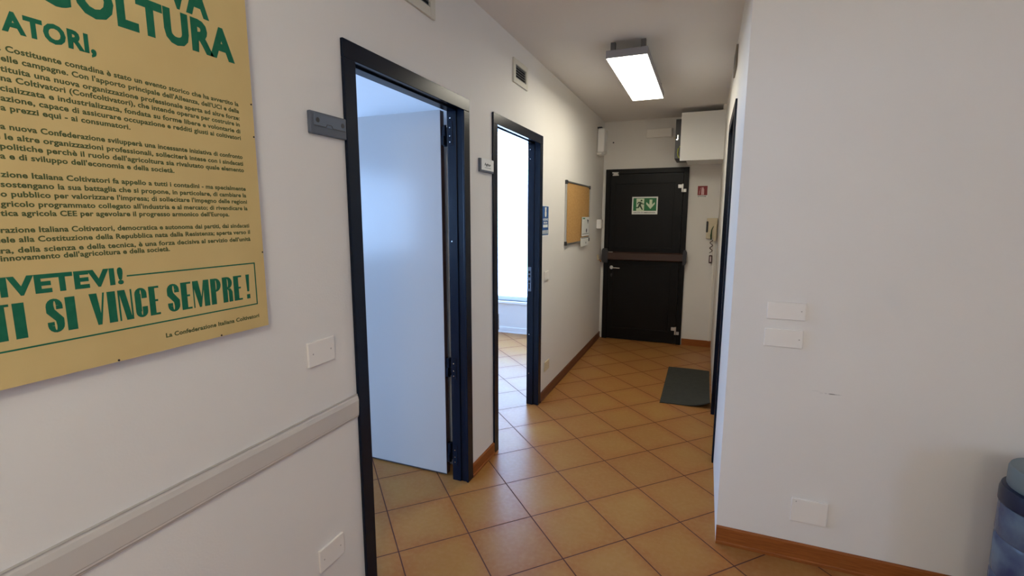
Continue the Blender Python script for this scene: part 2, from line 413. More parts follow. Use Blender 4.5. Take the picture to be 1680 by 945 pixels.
# skirting boards
def skirt(name, frame, u0, u1, m='wood', h=.075, t=.011):
    return MB(frame).profile([(0, 0), (0, t + .004), (.012, t + .004), (.016, t), (h - .006, t), (h, t - .006), (h, 0)], u0, u1).build(name, m, kind='structure')
skirt('baseboard_left', LEFT(), HY, D1[0])
skirt('baseboard_left', LEFT(), D1[1], D2[0])
skirt('baseboard_left', LEFT(), D2[1], YD, m='wood_dark')
skirt('baseboard_end', FACE(YD), -.205, XR)
skirt('baseboard_right', FACE(YN), XR, HX, h=.085)
skirt('baseboard_room', FACE(YR2), RX, XLI, m='roomwall')

# ------------------------------------------------------------------ internal doors
def door_frame(name, frame, y0, y1, m='black'):
    """architrave on both faces and stepped lining; frame w = 0 is the corridor face"""
    a = .062; p = .012; back = -(XL - XLI)
    f = MB(frame)
    for (w0, w1) in ((0, p), (back - p * .0 - .004, back)):
        f.box((y0, 0, w0), (y0 + a, DT - a, w1), .002); f.box((y1 - a, 0, w0), (y1, DT - a, w1), .002)
        f.box((y0, DT - a, w0), (y1, DT, w1), .002)
    l = .0
    for (yy, s) in ((y0 + .05, 1), (y1 - .05, -1)):          # lining, two steps
        f.box((yy, 0, -.036), (yy + s * .004, DT - .054, 0)); f.box((yy, 0, back), (yy + s * .012, DT - .062, -.036), .001)
    f.box((y0 + .05, DT - .054, -.036), (y1 - .05, DT - .05, 0)); f.box((y0 + .05, DT - .062, back), (y1 - .05, DT - .05, -.036), .001)
    return f.build(name, m, kind='structure')

door1 = door_frame('door_1', LEFT(), *D1)
# open leaf seen through the first doorway: hinged at the far jamb, standing square to the wall
LX0, LX1, LY, LZ = -1.329, -2.10, 2.300, 2.054
leaf = MB().box((LX1, LY, .012), (LX0 - .001, LY + .002, LZ), .0004).box((LX1, LY + .036, .012), (LX0 - .001, LY + .038, LZ)).build('leaf', 'leaf_white', door1)
MB().box((LX1 + .001, LY + .002, .010), (LX0, LY + .036, LZ - .001), .001).build('leaf_edge', 'leaf_edge', leaf)
MB().box((LX1, LY - .0008, .008), (LX0, LY + .002, .014)).build('leaf_bottom_seal', 'dark_plastic', leaf)
def hinge(parent, z):
    h = MB(); h.box((LX0 - .002, LY + .008, z - .045), (LX0 + .022, LY + .034, z + .045), .002)
    h.box((LX0 + .014, 2.280, z - .055), (LX0 + .030, LY + .03, z - .005), .002)
    h.tube([(LX0 + .024, LY + .004, z - .06), (LX0 + .024, LY + .004, z + .05)], .009, 12)
    h.box((XLI + .001, 2.274, z - .06), (XLI + .030, 2.2785, z + .06), .001)
    o = h.build('hinge', 'black', parent)
    s = MB()
    for dz in (-.042, -.012, .03):
        for yy in (2.274,):
            s.tube([(XLI + .015, yy - .0015, z + dz), (XLI + .015, yy + .001, z + dz)], .0032, 8)
    s.build('screw', 'chrome', o)
for z in (1.925, .665, .155): hinge(door1, z)
MB().tube([(XLI + .016, 2.2755, 2.003), (XLI + .016, 2.279, 2.003)], .0035, 8).build('screw', 'chrome', door1)
MB().tube([(XLI + .016, 2.2755, 1.37), (XLI + .016, 2.279, 1.37)], .0035, 8).build('screw', 'chrome', door1)
h = MB(); h.disc((0, 0), .01, 0, .001)
h.bm.free()
h = MB(FACE(LY)); h.disc((LX1 + .06, 1.02), .024, 0, .008); h.box((LX1 + .05, 1.01, .008), (LX1 + .17, 1.03, .05), .006)
h.build('door_handle', 'alu', leaf)

door2 = door_frame('door_2', LEFT(), *D2)
# its leaf swings into the room along the near jamb
l2 = MB().box((LX1, 2.66, .012), (-1.325, 2.70, LZ), .001).build('leaf', 'leaf_white', door2)
jy = D2[1] - .05 - .012
s = MB()
s.box((XLI + .004, jy - .0015, .925), (XLI + .030, jy + .001, 1.115), .0005)
k = s.build('strike_plate', 'strike', door2)
s = MB()
for z in (1.075, 1.045, 1.0): s.box((XLI + .008, jy - .004, z - .010), (XLI + .024, jy - .001, z + .010), .001)
s.box((XLI + .010, jy - .003, .945), (XLI + .020, jy - .001, .985))
s.build('latch_hole', 'dark_void', k)
for z in (2.0, 1.93, .58, .26): MB().tube([(XLI + .016, jy - .0025, z), (XLI + .016, jy + .001, z)], .0035, 8).build('screw', 'chrome', door2)
s = MB(LEFT()); s.box((D2[0] + .064, .80, -.004), (D2[0] + .072, .90, .012), .001); s.build('hinge', 'steelpaint', door2)

# third door, recessed in the right wall and seen edge on
f = MB(RIGHT()); a = .06
f.box((D3[0], 0, 0), (D3[0] + a, DT - a + .05, .011), .002); f.box((D3[1] - a, 0, 0), (D3[1], DT - a + .05, .011), .002); f.box((D3[0], DT - a + .05, 0), (D3[1], DT + .05, .011), .002)
f.box((D3[0] + .05, 0, -.11), (D3[0] + .062, DT, 0)); f.box((D3[1] - .062, 0, -.11), (D3[1] - .05, DT, 0)); f.box((D3[0] + .05, DT - .012, -.11), (D3[1] - .05, DT, 0))
door3 = f.build('door_3', 'black', kind='structure')
MB(RIGHT()).box((D3[0] + .062, .01, -.105), (D3[1] - .062, DT - .012, -.07), .002).build('leaf', 'leaf_white', door3)

# ------------------------------------------------------------------ entrance door at the corridor end
E0, E1, ET = -1.150, -.213, 2.060
f = MB(FACE(YD)); f.box((E0, 0, 0), (E0 + .055, ET, .035), .003); f.box((E1 - .055, 0, 0), (E1, ET, .035), .003); f.box((E0 + .055, ET - .055, 0), (E1 - .055, ET, .035), .003)
door4 = f.build('door_4', 'door_black', kind='structure')
f = MB(FACE(YD)); f.box((E0 + .057, .008, 0), (E1 - .057, ET - .057, .030), .003)
q = (-1.04, -.361)
for (z0, z1) in ((1.13, 1.895), (.14, .93)):
    t = .014
    f.box((q[0], z0, .03), (q[0] + t, z1, .036), .002); f.box((q[1] - t, z0, .03), (q[1], z1, .036), .002)
    f.box((q[0] + t, z0, .03), (q[1] - t, z0 + t, .036), .002); f.box((q[0] + t, z1 - t, .03), (q[1] - t, z1, .036), .002)
leaf4 = f.build('leaf', 'door_black', door4)
f = MB(FACE(YD - .03)); f.profile([(.995, .03), (.985, .06), (1.0, .085), (1.075, .085), (1.09, .06), (1.08, .03)], -1.088, -.235)
bar = f.build('panic_bar', 'bar_brown', leaf4)
for (x0, x1) in ((-1.163, -1.088), (-.235, -.192)):
    MB(FACE(YD - .03)).prism([(x0 + .012 if x0 < -1 else x0, .955), (x1 if x0 < -1 else x1 - .012, .955), (x1, .985), (x1, 1.10), (x1 - .012, 1.125), (x0 + .012, 1.125), (x0, 1.10), (x0, .985)], .006, .075).build('bar_bracket', 'dark_plastic', bar)
MB(FACE(YD - .115)).box((-1.08, 1.082, -.012), (-1.03, 1.088, .001)).build('bar_badge', 'steelpaint', bar)
h = MB(FACE(YD - .03)); h.disc((-1.052, .893), .022, 0, .008, 24); h.tube([(-1.052, .893, .008), (-1.052, .893, .05)], .008, 10); h.tube([(-1.055, .893, .048), (-.945, .890, .048)], .008, 10)
h.build('door_handle', 'chrome', leaf4, smooth=True)
h = MB(FACE(YD - .03)); h.disc((-1.050, .802), .016, 0, .006, 20); h.box((-1.054, .775, .004), (-1.046, .800, .007)); h.build('lock_cylinder', 'dark_plastic', leaf4)
for (z, sgn) in ((1.87, 1), (.21, 1)):
    h = MB(FACE(YD - .03)); h.box((-.325, z - .042, 0), (-.285, z - .002, .012), .002); h.box((-.285, z - .050, 0), (-.267, z + .004, .026), .003)
    h.box((-.287, z - .088, 0), (-.270, z - .045, .026), .003); h.box((-.268, z - .088, .005), (-.235, z - .052, .016), .002)
    h.build('hinge', 'steelpaint', door4)
h = MB(FACE(YD - .03)); h.box((-1.075, 2.012, .0), (-1.0, 2.026, .016), .002); h.box((-1.070, 1.985, .0), (-.998, 2.0, .016), .002); h.box((-1.06, 1.998, 0), (-1.01, 2.014, .008)); h.build('upper_latch', 'steelpaint', leaf4)

# exit sign on the door
X0, X1, Z0, Z1 = -.833, -.541, 1.533, 1.735; DW = YD - .030
F4 = FACE(DW)
sg = MB(F4).box((X0, Z0, 0), (X1, Z1, .003), .0005).build('exit_sign', 'sign_white', label='green and white running man exit sign on the black entrance door', cat='sign')
g = MB(F4); g.box((X0 + .014, Z0 + .040, .003), (X1 - .014, Z1 - .014, .0036)); g.build('green_field', 'sign_green', sg)
g = MB(F4); g.box((-.783, Z0 + .036, .0036), (-.694, Z1 - .020, .0041)); g.build('doorway_symbol', 'glow_white', sg)
def limb(mb, pts, ws):
    for (a, b), (wa, wb) in zip(zip(pts, pts[1:]), zip(ws, ws[1:])):
        a = Vector(a); b = Vector(b); d = (b - a).normalized(); n = Vector((-d.y, d.x))
        mb.prism([tuple(a + n * wa), tuple(b + n * wb), tuple(b - n * wb), tuple(a - n * wa)], .0041, .0046)
        mb.disc(tuple(b), wb, .0041, .0046, 10)
g = MB(F4); k = .001
P = lambda x, y: (-.833 + x * .292 / 800, 1.735 - (y - 265) * .202 / 520)   # sign layout, in its own proportions
def PX(x, y): return P(x - 145, y)
g.disc(PX(440, 375), .0105, .0041, .0046, 18)
limb(g, [PX(430, 430), PX(380, 520)], [.014, .012])
limb(g, [PX(425, 430), PX(350, 430), PX(318, 475)], [.007, .006, .005])
limb(g, [PX(440, 440), PX(475, 478), PX(522, 478)], [.007, .005, .0045])
limb(g, [PX(375, 520), PX(350, 580), PX(272, 590)], [.010, .008, .006])
limb(g, [PX(395, 515), PX(430, 570), PX(470, 640)], [.010, .008, .007])
g.build('running_man_symbol', 'man_green', sg)
g = MB(F4)
g.prism([PX(690, 350), PX(775, 350), PX(775, 500), PX(850, 425), PX(855, 480), PX(725, 630), PX(590, 480), PX(595, 425), PX(690, 500)], .0036, .0041)
g.build('arrow_symbol', 'glow_white', sg)
g = MB(F4); put_text(g, 'USCITA DI EMERGENZA', X0 + .02, X1 - .022, Z0 + .013, Z0 + .028, .003, bold=.02); g.build('lettering', 'ink', sg)

# extinguisher sign on the end wall
F5 = FACE(YD)
sg = MB(F5).box((-.118, 1.722, 0), (-.012, 1.850, .003), .0005).build('extinguisher_sign', 'sign_white', label='small square red fire extinguisher sign on the end wall right of the black door', cat='sign')
MB(F5).box((-.116, 1.745, .003), (-.014, 1.848, .0036)).build('red_field', 'sign_red', sg)
g = MB(F5); g.prism([(-.078, 1.750), (-.048, 1.750), (-.048, 1.81), (-.055, 1.822), (-.055, 1.832), (-.071, 1.832), (-.071, 1.822), (-.078, 1.81)], .0036, .0041)
g.tube([(-.071, 1.828, .0038), (-.088, 1.822, .0038), (-.094, 1.79, .0038), (-.098, 1.757, .0038)], .003, 6)
g.build('extinguisher_symbol', 'pale_red', sg)
g = MB(F5); put_text(g, 'ESTINTORE', -.112, -.024, 1.7265, 1.7395, .003, bold=.03); g.build('lettering', 'ink', sg)

# ------------------------------------------------------------------ poster
PX0 = -1.165
pw = PX0 - XL
po = MB(LEFT()).box((.315, 1.188, .001), (1.008, 2.205, pw - .0012), .001).build('poster', 'board', label='large yellowed text poster with green lettering mounted on the left wall', cat='poster')
MB(LEFT(PX0)).box((.3155, 1.1885, -.0012), (1.0075, 2.2045, 0)).build('paper_sheet', 'paper', po)
LP = LEFT(PX0)
g = MB(LP)
def word(txt, a, b_, z0, z1, bold, pre=None, gap=.0):
    sx = put_text(g, txt, a, b_, z0, z1, 0, bold=bold)
    if pre: put_text(g, pre, None, a - gap, z0, z1, 0, bold=bold, xlim=sx)
word('OLTURA', .618, .963, 1.898, 1.969, .05, pre='AGRIC', gap=.006)
g.build('title_lettering', 'green_ink', po); g = MB(LP)
word('VA', .798, .900, 1.980, 2.051, .05, pre='PER UNA NUO', gap=.004)
g.build('title_lettering', 'green_ink', po); g = MB(LP)
word('ATORI,', .503, .646, 1.824, 1.858, .045, pre='COLTIV', gap=.003)
g.build('greeting_lettering', 'green_ink', po); g = MB(LP)
word('IVETEVI!', .449, .647, 1.357, 1.391, .045, pre='ISCR', gap=.004)
g.build('call_lettering', 'green_ink', po)
g = MB(LP)
def arc(cx, cy, rx, ry, a0, a1, n=8):
    return [(cx + rx * math.cos(math.radians(a0 + (a1 - a0) * i / n)), cy + ry * math.sin(math.radians(a0 + (a1 - a0) * i / n))) for i in range(n + 1)]
def slab(ch, x, w, z, h, mb):
    """heavy condensed letters with thick stems and thin bars, drawn as polygons in a unit cell"""
    k = .44; th = .07        # stem share of the width, thin bar share of the height
    R = lambda a, b_, c, d: [(a, b_), (c, b_), (c, d), (a, d)]
    band = lambda o, i: [o[j:j + 2] + i[j:j + 2][::-1] for j in range(len(o) - 1)]
    ps = []
    if ch == 'I': ps = [R(0, 0, 1, 1)]
    elif ch == 'T': ps = [R(.24, 0, .76, 1 - th), R(0, 1 - th, 1, 1)]
    elif ch == 'E': ps = [R(0, 0, .58, 1), R(.58, 0, 1, th), R(.58, 1 - th, 1, 1), R(.58, .47, .86, .47 + th)]
    elif ch == 'N': ps = [R(0, 0, .12, 1), R(.86, 0, .98, 1), [(.12, 1), (.12, .86), (.48, 0), (.86, 0), (.86, .10), (.50, 1)]]
    elif ch == 'V': ps = [[(0, 1), (.50, 1), (.66, .35), (.66, 0), (.40, 0)], [(.66, .0), (.66, .35), (.88, 1), (1, 1)]]
    elif ch == 'M': ps = [R(0, 0, .07, 1), R(.66, 0, 1, 1), [(.07, 1), (.34, 1), (.50, .38), (.42, 0), (.34, 0), (.07, .72)], [(.50, .38), (.66, 1), (.66, .66), (.46, 0), (.42, 0)]]
    elif ch == 'P': ps = [R(0, 0, k + .05, 1)] + band(arc(.49, .74, .51, .26, 90, -90), arc(.49, .74, .10, .19, 90, -90))
    elif ch == 'R': ps = [R(0, 0, k + .05, 1)] + band(arc(.49, .76, .51, .24, 90, -90), arc(.49, .76, .10, .17, 90, -90)) + [[(.49, .52), (.80, .54), (1, .40), (1, 0), (.60, 0), (.60, .44)]]
    elif ch == 'C': ps = [R(0, .2, k + .06, .8)] + band(arc(.5, .8, .5, .2, 180, 0), arc(.5, .8, .06, .13, 180, 0)) + band(arc(.5, .2, .5, .2, 180, 360), arc(.5, .2, .06, .13, 180, 360)) + [R(.56, .64, 1, .8), R(.56, .2, 1, .36)]
    elif ch == 'U': ps = [R(0, .2, k + .04, 1), R(.62, .2, 1, 1)] + band(arc(.5, .2, .5, .2, 180, 360), arc(.55, .2, .07, .13, 180, 360))
    elif ch == 'S':
        ps = band(arc(.5, .78, .5, .22, 0, 180), arc(.53, .80, .07, .13, 0, 180)) + band(arc(.5, .22, .5, .22, 180, 360), arc(.47, .20, .07, .13, 180, 360))
        ps += [[(0, .78), (.46, .80), (.50, .68), (1, .40), (1, .22), (.54, .20), (.50, .34), (0, .60)], R(.60, .68, 1, .79), R(0, .21, .40, .32)]
    elif ch == '!': ps = [[(0, 1), (1, 1), (.78, .30), (.22, .30)], R(.05, 0, .95, .18)]
    for p in ps: mb.prism([(x + a * w, z + b_ * h) for a, b_ in p], 0, .0004)
def slabword(txt, u0, u1, z, h, mb, gap=.0045):
    ws = {'I': .62, 'N': 1.12, 'M': 1.5, 'V': 1.1, '!': .6, 'E': .88, 'T': .95}
    tot = sum(ws.get(c, 1) for c in txt); unit = (u1 - u0 - gap * (len(txt) - 1)) / tot; x = u0
    for c in txt: slab(c, x, unit * ws.get(c, 1), z, h, mb); x += unit * ws.get(c, 1) + gap
for t, a, b_ in (('UNI', .352, .424), ('TI', .431, .478), ('SI', .509, .556), ('VINCE', .580, .716), ('SEMPRE', .734, .931), ('!', .944, .955)):
    slabword(t, a, b_, 1.2755, .0665, g)
g.build('slogan_lettering', 'green_ink', po)
g = MB(LP)
t = .0016
g.box((.654, 1.3715 - t, 0), (.976, 1.3715 + t, .0004)); g.box((.975 - t, 1.2565, 0), (.975 + t, 1.3715 + t, .0004)); g.box((.340, 1.2565 - t, 0), (.975 + t, 1.2565 + t, .0004)); g.box((.340 - t, 1.2565 - t, 0), (.340 + t, 1.345, .0004))
g.build('border_line', 'green_ink', po)
rows = [
 ('La ', 'Costituente contadina è stato un evento storico che ha avvertito la', .504, .964, 1.792),
 ('', 'nelle campagne. Con l\'apporto principale dell\'Alleanza, dell\'UCI e della', .488, .964, 1.7745),
 ('È stata cos', 'tituita una nuova organizzazione professionale aperta ad altre forze:', .493, .964, 1.7565),
 ('Confederazione Italia', 'na Coltivatori (Confcoltivatori), che intende operare per costruire in', .492, .963, 1.7405),
 ('agricoltura spe', 'cializzata e industrializzata, fondata su forme libere e volontarie di', .489, .963, 1.723),
 ('associ', 'azione, capace di assicurare occupazione e redditi giusti ai coltivatori', .488, .963, 1.706),
 ('e prodotti ', 'a prezzi equi - ai consumatori.', .486, .694, 1.6895),
 ('L', 'a nuova Confederazione svilupperà una incessante iniziativa di confronto', .482, .964, 1.657),
 ('con ', 'le altre organizzazioni professionali, solleciterà intese con i sindacati', .486, .964, 1.6395),
 ('e le forze ', 'politiche perchè il ruolo dell\'agricoltura sia rivalutato quale elemento', .478, .965, 1.6225),
 ('di ripres', 'a e di sviluppo dell\'economia e della società.', .476, .779, 1.6055),
 ('La Confedera', 'zione Italiana Coltivatori fa appello a tutti i contadini - ma specialmente', .473, .966, 1.5735),
 ('', 'sostengano la sua battaglia che si propone, in particolare, di cambiare la', .471, .966, 1.556),
 ('intervent', 'o pubblico per valorizzare l\'impresa; di sollecitare l\'impegno delle regioni', .469, .967, 1.539),
 ('sviluppo a', 'gricolo programmato collegato all\'industria e al mercato; di rivendicare la', .467, .967, 1.5215),
 ('nuova poli', 'tica agricola CEE per agevolare il progresso armonico dell\'Europa.', .465, .911, 1.505),
 ('La Confede', 'razione Italiana Coltivatori, democratica e autonoma dai partiti, dai sindacati', .462, .968, 1.475),
 ('fed', 'ele alla Costituzione della Repubblica nata dalla Resistenza; aperta verso il', .460, .969, 1.4575),
 ('cultu', 'ra, della scienza e della tecnica, è una forza decisiva al servizio dell\'unità', .458, .969, 1.4385),
 ('e del r', 'innovamento dell\'agricoltura e della società.', .456, .751, 1.4245),
 ('', 'La Confederazione Italiana Coltivatori', .722, .978, 1.2225),
]
for pre, t_, a, b_, z in rows:
    z0 = z - .0048; z1 = z + .0058
    if t_.startswith('La Confederazione I'): z0, z1 = z - .004, z + .0055
    sx = put_text(g2 := MB(LP), t_, a, b_, z0, z1, 0, bold=.028) if False else None
g = MB(LP)
for pre, t_, a, b_, z in rows:
    z0, z1 = (z - .0048, z + .0058)
    sx = put_text(g, t_, a, b_, z0, z1, 0, bold=.03, thick=.0003)
    if pre: put_text(g, pre.rstrip() if pre.endswith(' ') else pre, None, a - (.006 if pre.endswith(' ') else .0008), z0, z1, 0, bold=.03, xlim=sx, thick=.0003)
g.build('body_lettering', 'olive_ink', po)
# little nails along the poster edge
for (y, z) in ((1.003, 1.80), (1.004, 1.715), (1.0045, 1.40), (.86, 1.1915), (.62, 1.1915)):
    MB(LP).disc((y, z), .0022, 0, .001, 8).build('nail', 'dark_void', po)

# ------------------------------------------------------------------ things on the left wall
FL = LEFT()
pr = [(.755, 0), (.755, .007), (.759, .009), (.764, .009), (.766, .010), (.818, .012), (.832, .009), (.838, .006), (.838, 0)]
rw = MB(FL).profile(pr, HY + .01, D1[0] - .002).build('cable_raceway', 'raceway', label='long pale plastic cable raceway running along the lower left wall', cat='cable raceway')
MB(FL).box((HY + .01, .8385, 0), (D1[0] - .002, .8415, .008)).build('upper_lip', 'raceway_edge', rw)
MB(FL).box((HY + .01, .7505, 0), (D1[0] - .002, .7545, .006)).build('lower_lip', 'raceway_edge', rw)

def plate(frame, u0, u1, v0, v1, label, screws, group='blank ivory wall plates', m='plate', name='blank_wall_plate'):
    p = MB(frame).box((u0, v0, 0), (u1, v1, .009), .0024, 2).build(name, m, label=label, cat='wall plate', group=group)
    for (su, sv) in screws:
        MB(frame).disc((su, sv), .0028, .009, .0096, 10).build('screw', 'raceway_edge', p)
    return p
plate(FL, 1.165, 1.286, 1.007, 1.091, 'blank ivory wall plate below the poster, above the raceway', [(1.185, 1.05), (1.266, 1.05)])
plate(FL, 1.160, 1.281, .266, .350, 'blank ivory wall plate low on the left wall, under the raceway', [(1.18, .308), (1.261, .308)])
FN = FACE(YN)
plate(FN, .2575, .400, 1.0765, 1.150, 'upper of two stacked blank ivory wall plates on the right wall', [(.384, 1.115)])
plate(FN, .2545, .398, .958, 1.0345, 'lower of two stacked blank ivory wall plates on the right wall', [(.384, .995)])
plate(FN, .411, .547, .185, .293, 'blank ivory wall plate low on the right wall, above the skirting', [(.428, .28)])
s = plate(FL, 3.655, 3.765, .990, 1.065, 'small flush light switch plate on the left wall beyond the second doorway', [], group=None, m='plate', name='light_switch')
MB(FL).box((3.69, 1.0, .007), (3.73, 1.055, .010), .001).build('rocker', 'plate', s)
s = plate(FL, 3.685, 3.805, .225, .305, 'low ivory power socket on the left wall beyond the second doorway', [], group=None, m='cream_plastic', name='power_socket')
s['category'] = 'socket'
for c in (3.715, 3.775):
    q = MB(FL).disc((c, .265), .018, .007, .0085, 16).build('outlet', 'plate', s)
    MB(FL).disc((c, .275), .003, .0085, .009, 8).disc((c, .255), .003, .0085, .009, 8).build('pin_hole', 'dark_void', q)

# door signs
w0 = .014
sg = MB(FL).box((1.226, 1.762, 0), (1.391, 1.832, w0), .003).build('grey_door_sign', 'sign_grey', label='empty grey plastic door sign beside the first doorway, right of the poster', cat='sign')
MB(FL).box((1.240, 1.786, w0), (1.384, 1.825, w0 + .0015), .0005).build('clear_insert', 'sign_grey2', sg)
g = MB(FL); t = .0012; w1 = w0 + .0015
pts = [(1.240, 1.7885), (1.292, 1.7885), (1.297, 1.797), (1.318, 1.797), (1.323, 1.7885), (1.384, 1.7885)]
for a, b_ in zip(pts, pts[1:]):
    d = Vector((b_[0] - a[0], b_[1] - a[1])).normalized(); n = Vector((-d.y, d.x)) * t
    g.prism([(a[0] + n.x, a[1] + n.y), (b_[0] + n.x, b_[1] + n.y), (b_[0] - n.x, b_[1] - n.y), (a[0] - n.x, a[1] - n.y)], w1, w1 + .0006)
for c in (1.256, 1.371): g.disc((c, 1.806), .008, w1, w1 + .0006, 14)
g.build('moulded_marks', 'dark_plastic', sg)
sg = MB(FL).box((2.462, 1.748, 0), (2.646, 1.822, .013), .002).build('name_door_sign', 'sign_grey', label='small white name sign in a dark holder beside the second doorway', cat='sign')
MB(FL).box((2.478, 1.760, .013), (2.640, 1.8225, .0145)).build('name_card', 'sheet', sg)
g = MB(FL); put_text(g, 'Agitur', 2.515, 2.600, 1.786, 1.801, .0145, bold=.03); g.box((2.52, 1.773, .0145), (2.60, 1.775, .0148)); g.build('lettering', 'ink', sg)

# blue notice
sg = MB(FL).box((3.590, 1.345, 0), (3.765, 1.590, .0015)).build('blue_notice', 'sign_white', label='blue instruction notice on the left wall next to the second doorway', cat='notice')
MB(FL).box((3.594, 1.357, .0015), (3.752, 1.583, .002)).build('blue_field', 'blue', sg)
g = MB(FL); w = .002
g.prism([(3.657, 1.512), (3.668, 1.500), (3.685, 1.500), (3.697, 1.512), (3.697, 1.535), (3.690, 1.545), (3.700, 1.575), (3.655, 1.575), (3.662, 1.545), (3.657, 1.535)], w, w + .0004)
put_text(g, 'IGIENE', 3.612, 3.735, 1.472, 1.489, w, bold=.02, thick=.0004); put_text(g, 'MANI', 3.63, 3.72, 1.448, 1.464, w, bold=.02)
g.box((3.615, 1.418, w), (3.73, 1.440, w + .0004))
for i in range(5): g.box((3.602 + i * .031, 1.366, w), (3.616 + i * .031, 1.396, w + .0004))
g.build('white_symbols', 'sign_white', sg)

# cork board with two leaflets
c0, c1, z0, z1 = 4.232, 5.165, 1.245, 1.822
cb = MB(FL).box((c0 + .01, z0 + .01, 0), (c1 - .01, z1 - .01, .012)).build('cork_board', 'cork', label='cork notice board in a thin metal frame on the left wall near the entrance', cat='notice board')
f = MB(FL); t = .016
f.box((c0, z0, 0), (c0 + t, z1, .018), .002); f.box((c1 - t, z0, 0), (c1, z1, .018), .002); f.box((c0 + t, z0, 0), (c1 - t, z0 + t, .018), .002); f.box((c0 + t, z1 - t, 0), (c1 - t, z1, .018), .002)
f.build('frame', 'alu', cb)
for u in (c0, c1 - .03):
    for v in (z0, z1 - .03): MB(FL).box((u - .002, v - .002, 0), (u + .034, v + .034, .021), .003).build('corner_cap', 'dark_plastic', cb)
lf = MB(FL).box((4.80, 1.305, .021), (5.12, 1.500, .024)).build('leaflet', 'sheet', label='tall white printed leaflet pinned on the lower right of the cork board', cat='leaflet')
g = MB(FL); g.prism([(5.02, 1.475), (5.09, 1.470), (5.06, 1.425)], .024, .0243); g.disc((5.00, 1.36), .022, .024, .0243, 16); g.box((4.82, 1.325, .024), (5.10, 1.330, .0243)); g.build('printed_marks', 'ink', lf)
MB(FL).box((4.83, 1.478, .024), (4.93, 1.492, .0243)).build('green_heading', 'sign_green', lf)
for i in range(4): pass
lf = MB(FL).box((4.76, 1.205, .021), (5.10, 1.293, .025)).build('leaflet', 'sheet', label='short white leaflet hanging below the tall one at the cork board bottom edge', cat='leaflet')
g = MB(FL); g.disc((4.98, 1.235), .010, .025, .0253, 12); g.box((4.77, 1.284, .025), (5.09, 1.289, .0253)); g.build('printed_marks', 'ink', lf)

# wall box with key hook near the door
t_ = MB(FL).box((5.60, 1.366, 0), (5.70, 1.472, .055), .006).build('thermostat', 'white_plastic', label='small white thermostat box on the left wall beside the black door', cat='thermostat')
MB(FL).disc((5.735, 1.450), .02, .0, .045, 16).build('sensor_knob', 'dark_plastic', t_)
MB(FL).tube([(5.70, 1.40, .006), (YD - .01, 1.40, .006)], .006, 8).build('cable', 'white_plastic', t_)
k_ = MB(FL).prism([(5.66, 1.055), (5.70, 1.06), (5.73, 1.00), (5.70, .99)], 0, .02).build('coat_hook', 'cream_plastic', label='tiny cream hook low on the left wall beside the panic bar', cat='hook')
MB(FL).tube([(5.70, 1.0, .012), (5.73, .985, .035), (5.74, .97, .035)], .008, 8).build('hook_tip', 'orange_tag', k_)

# siren box high in the corner
sb = MB(FL)
sb.box((5.50, 2.215, .004), (5.69, 2.475, .085), .016, 3)
s_ = sb.build('siren_box', 'white_plastic', label='white alarm siren box high on the left wall in the far corner', cat='alarm')
MB(FL).box((5.52, 2.192, 0), (5.68, 2.222, .055), .006).build('lower_grille', 'plate', s_)
MB(FL).box((5.52, 2.474, 0), (5.68, 2.492, .050), .003).build('top_seal', 'dark_plastic', s_)
c_ = MB(F5).disc((-1.08, 2.372), .009, 0, .006, 12).build('wall_plug', 'dark_plastic', label='tiny dark screw hole plug in the end wall beside the siren box', cat='screw')

# emergency lamp (unlit) above the door
el = MB(F5).box((-.700, 2.40, 0), (-.420, 2.497, .045), .006).build('emergency_lamp', 'plate', label='unlit cream emergency lamp on the end wall above the black door', cat='emergency light')
MB(F5).box((-.690, 2.410, .045), (-.430, 2.488, .048), .001).build('lamp_lens', 'plate', el)
MB(F5).disc((-.563, 2.424), .006, .048, .051, 12).build('indicator', 'led', el)

# vents
def vent(frame, u0, u1, v0, v1, label, n=5, m='vent'):
    t = (u1 - u0) * .13; f = MB(frame)
    f.box((u0, v0, 0), (u0 + t, v1, .012), .002); f.box((u1 - t, v0, 0), (u1, v1, .012), .002); f.box((u0 + t, v0, 0), (u1 - t, v0 + t, .012), .002); f.box((u0 + t, v1 - t, 0), (u1 - t, v1, .012), .002)
    r = f.build('wall_vent', m, label=label, cat='vent', group='ventilation grilles high on the walls')
    MB(frame).box((u0 + t, v0 + t, 0), (u1 - t, v1 - t, .001)).build('duct_opening', 'dark_void', r)
    hgt = (v1 - v0 - 2 * t) / n
    for i in range(n):
        z = v0 + t + i * hgt
        MB(frame).profile([(z + hgt * .05, .010), (z + hgt * .18, .010), (z + hgt * .62, .002), (z + hgt * .49, .002)], u0 + t, u1 - t).build('slat', 'slat', r)
    return r
vent(FL, 2.968, 3.225, 2.345, 2.492, 'small square ivory vent above the second doorway')
vent(FL, 1.70, 2.015, 2.368, 2.53, 'larger vent at the top edge above the first doorway')
vent(RIGHT(), 3.42, 3.70, 2.42, 2.55, 'vent seen edge on, high on the right corridor wall', m='vent_brown')

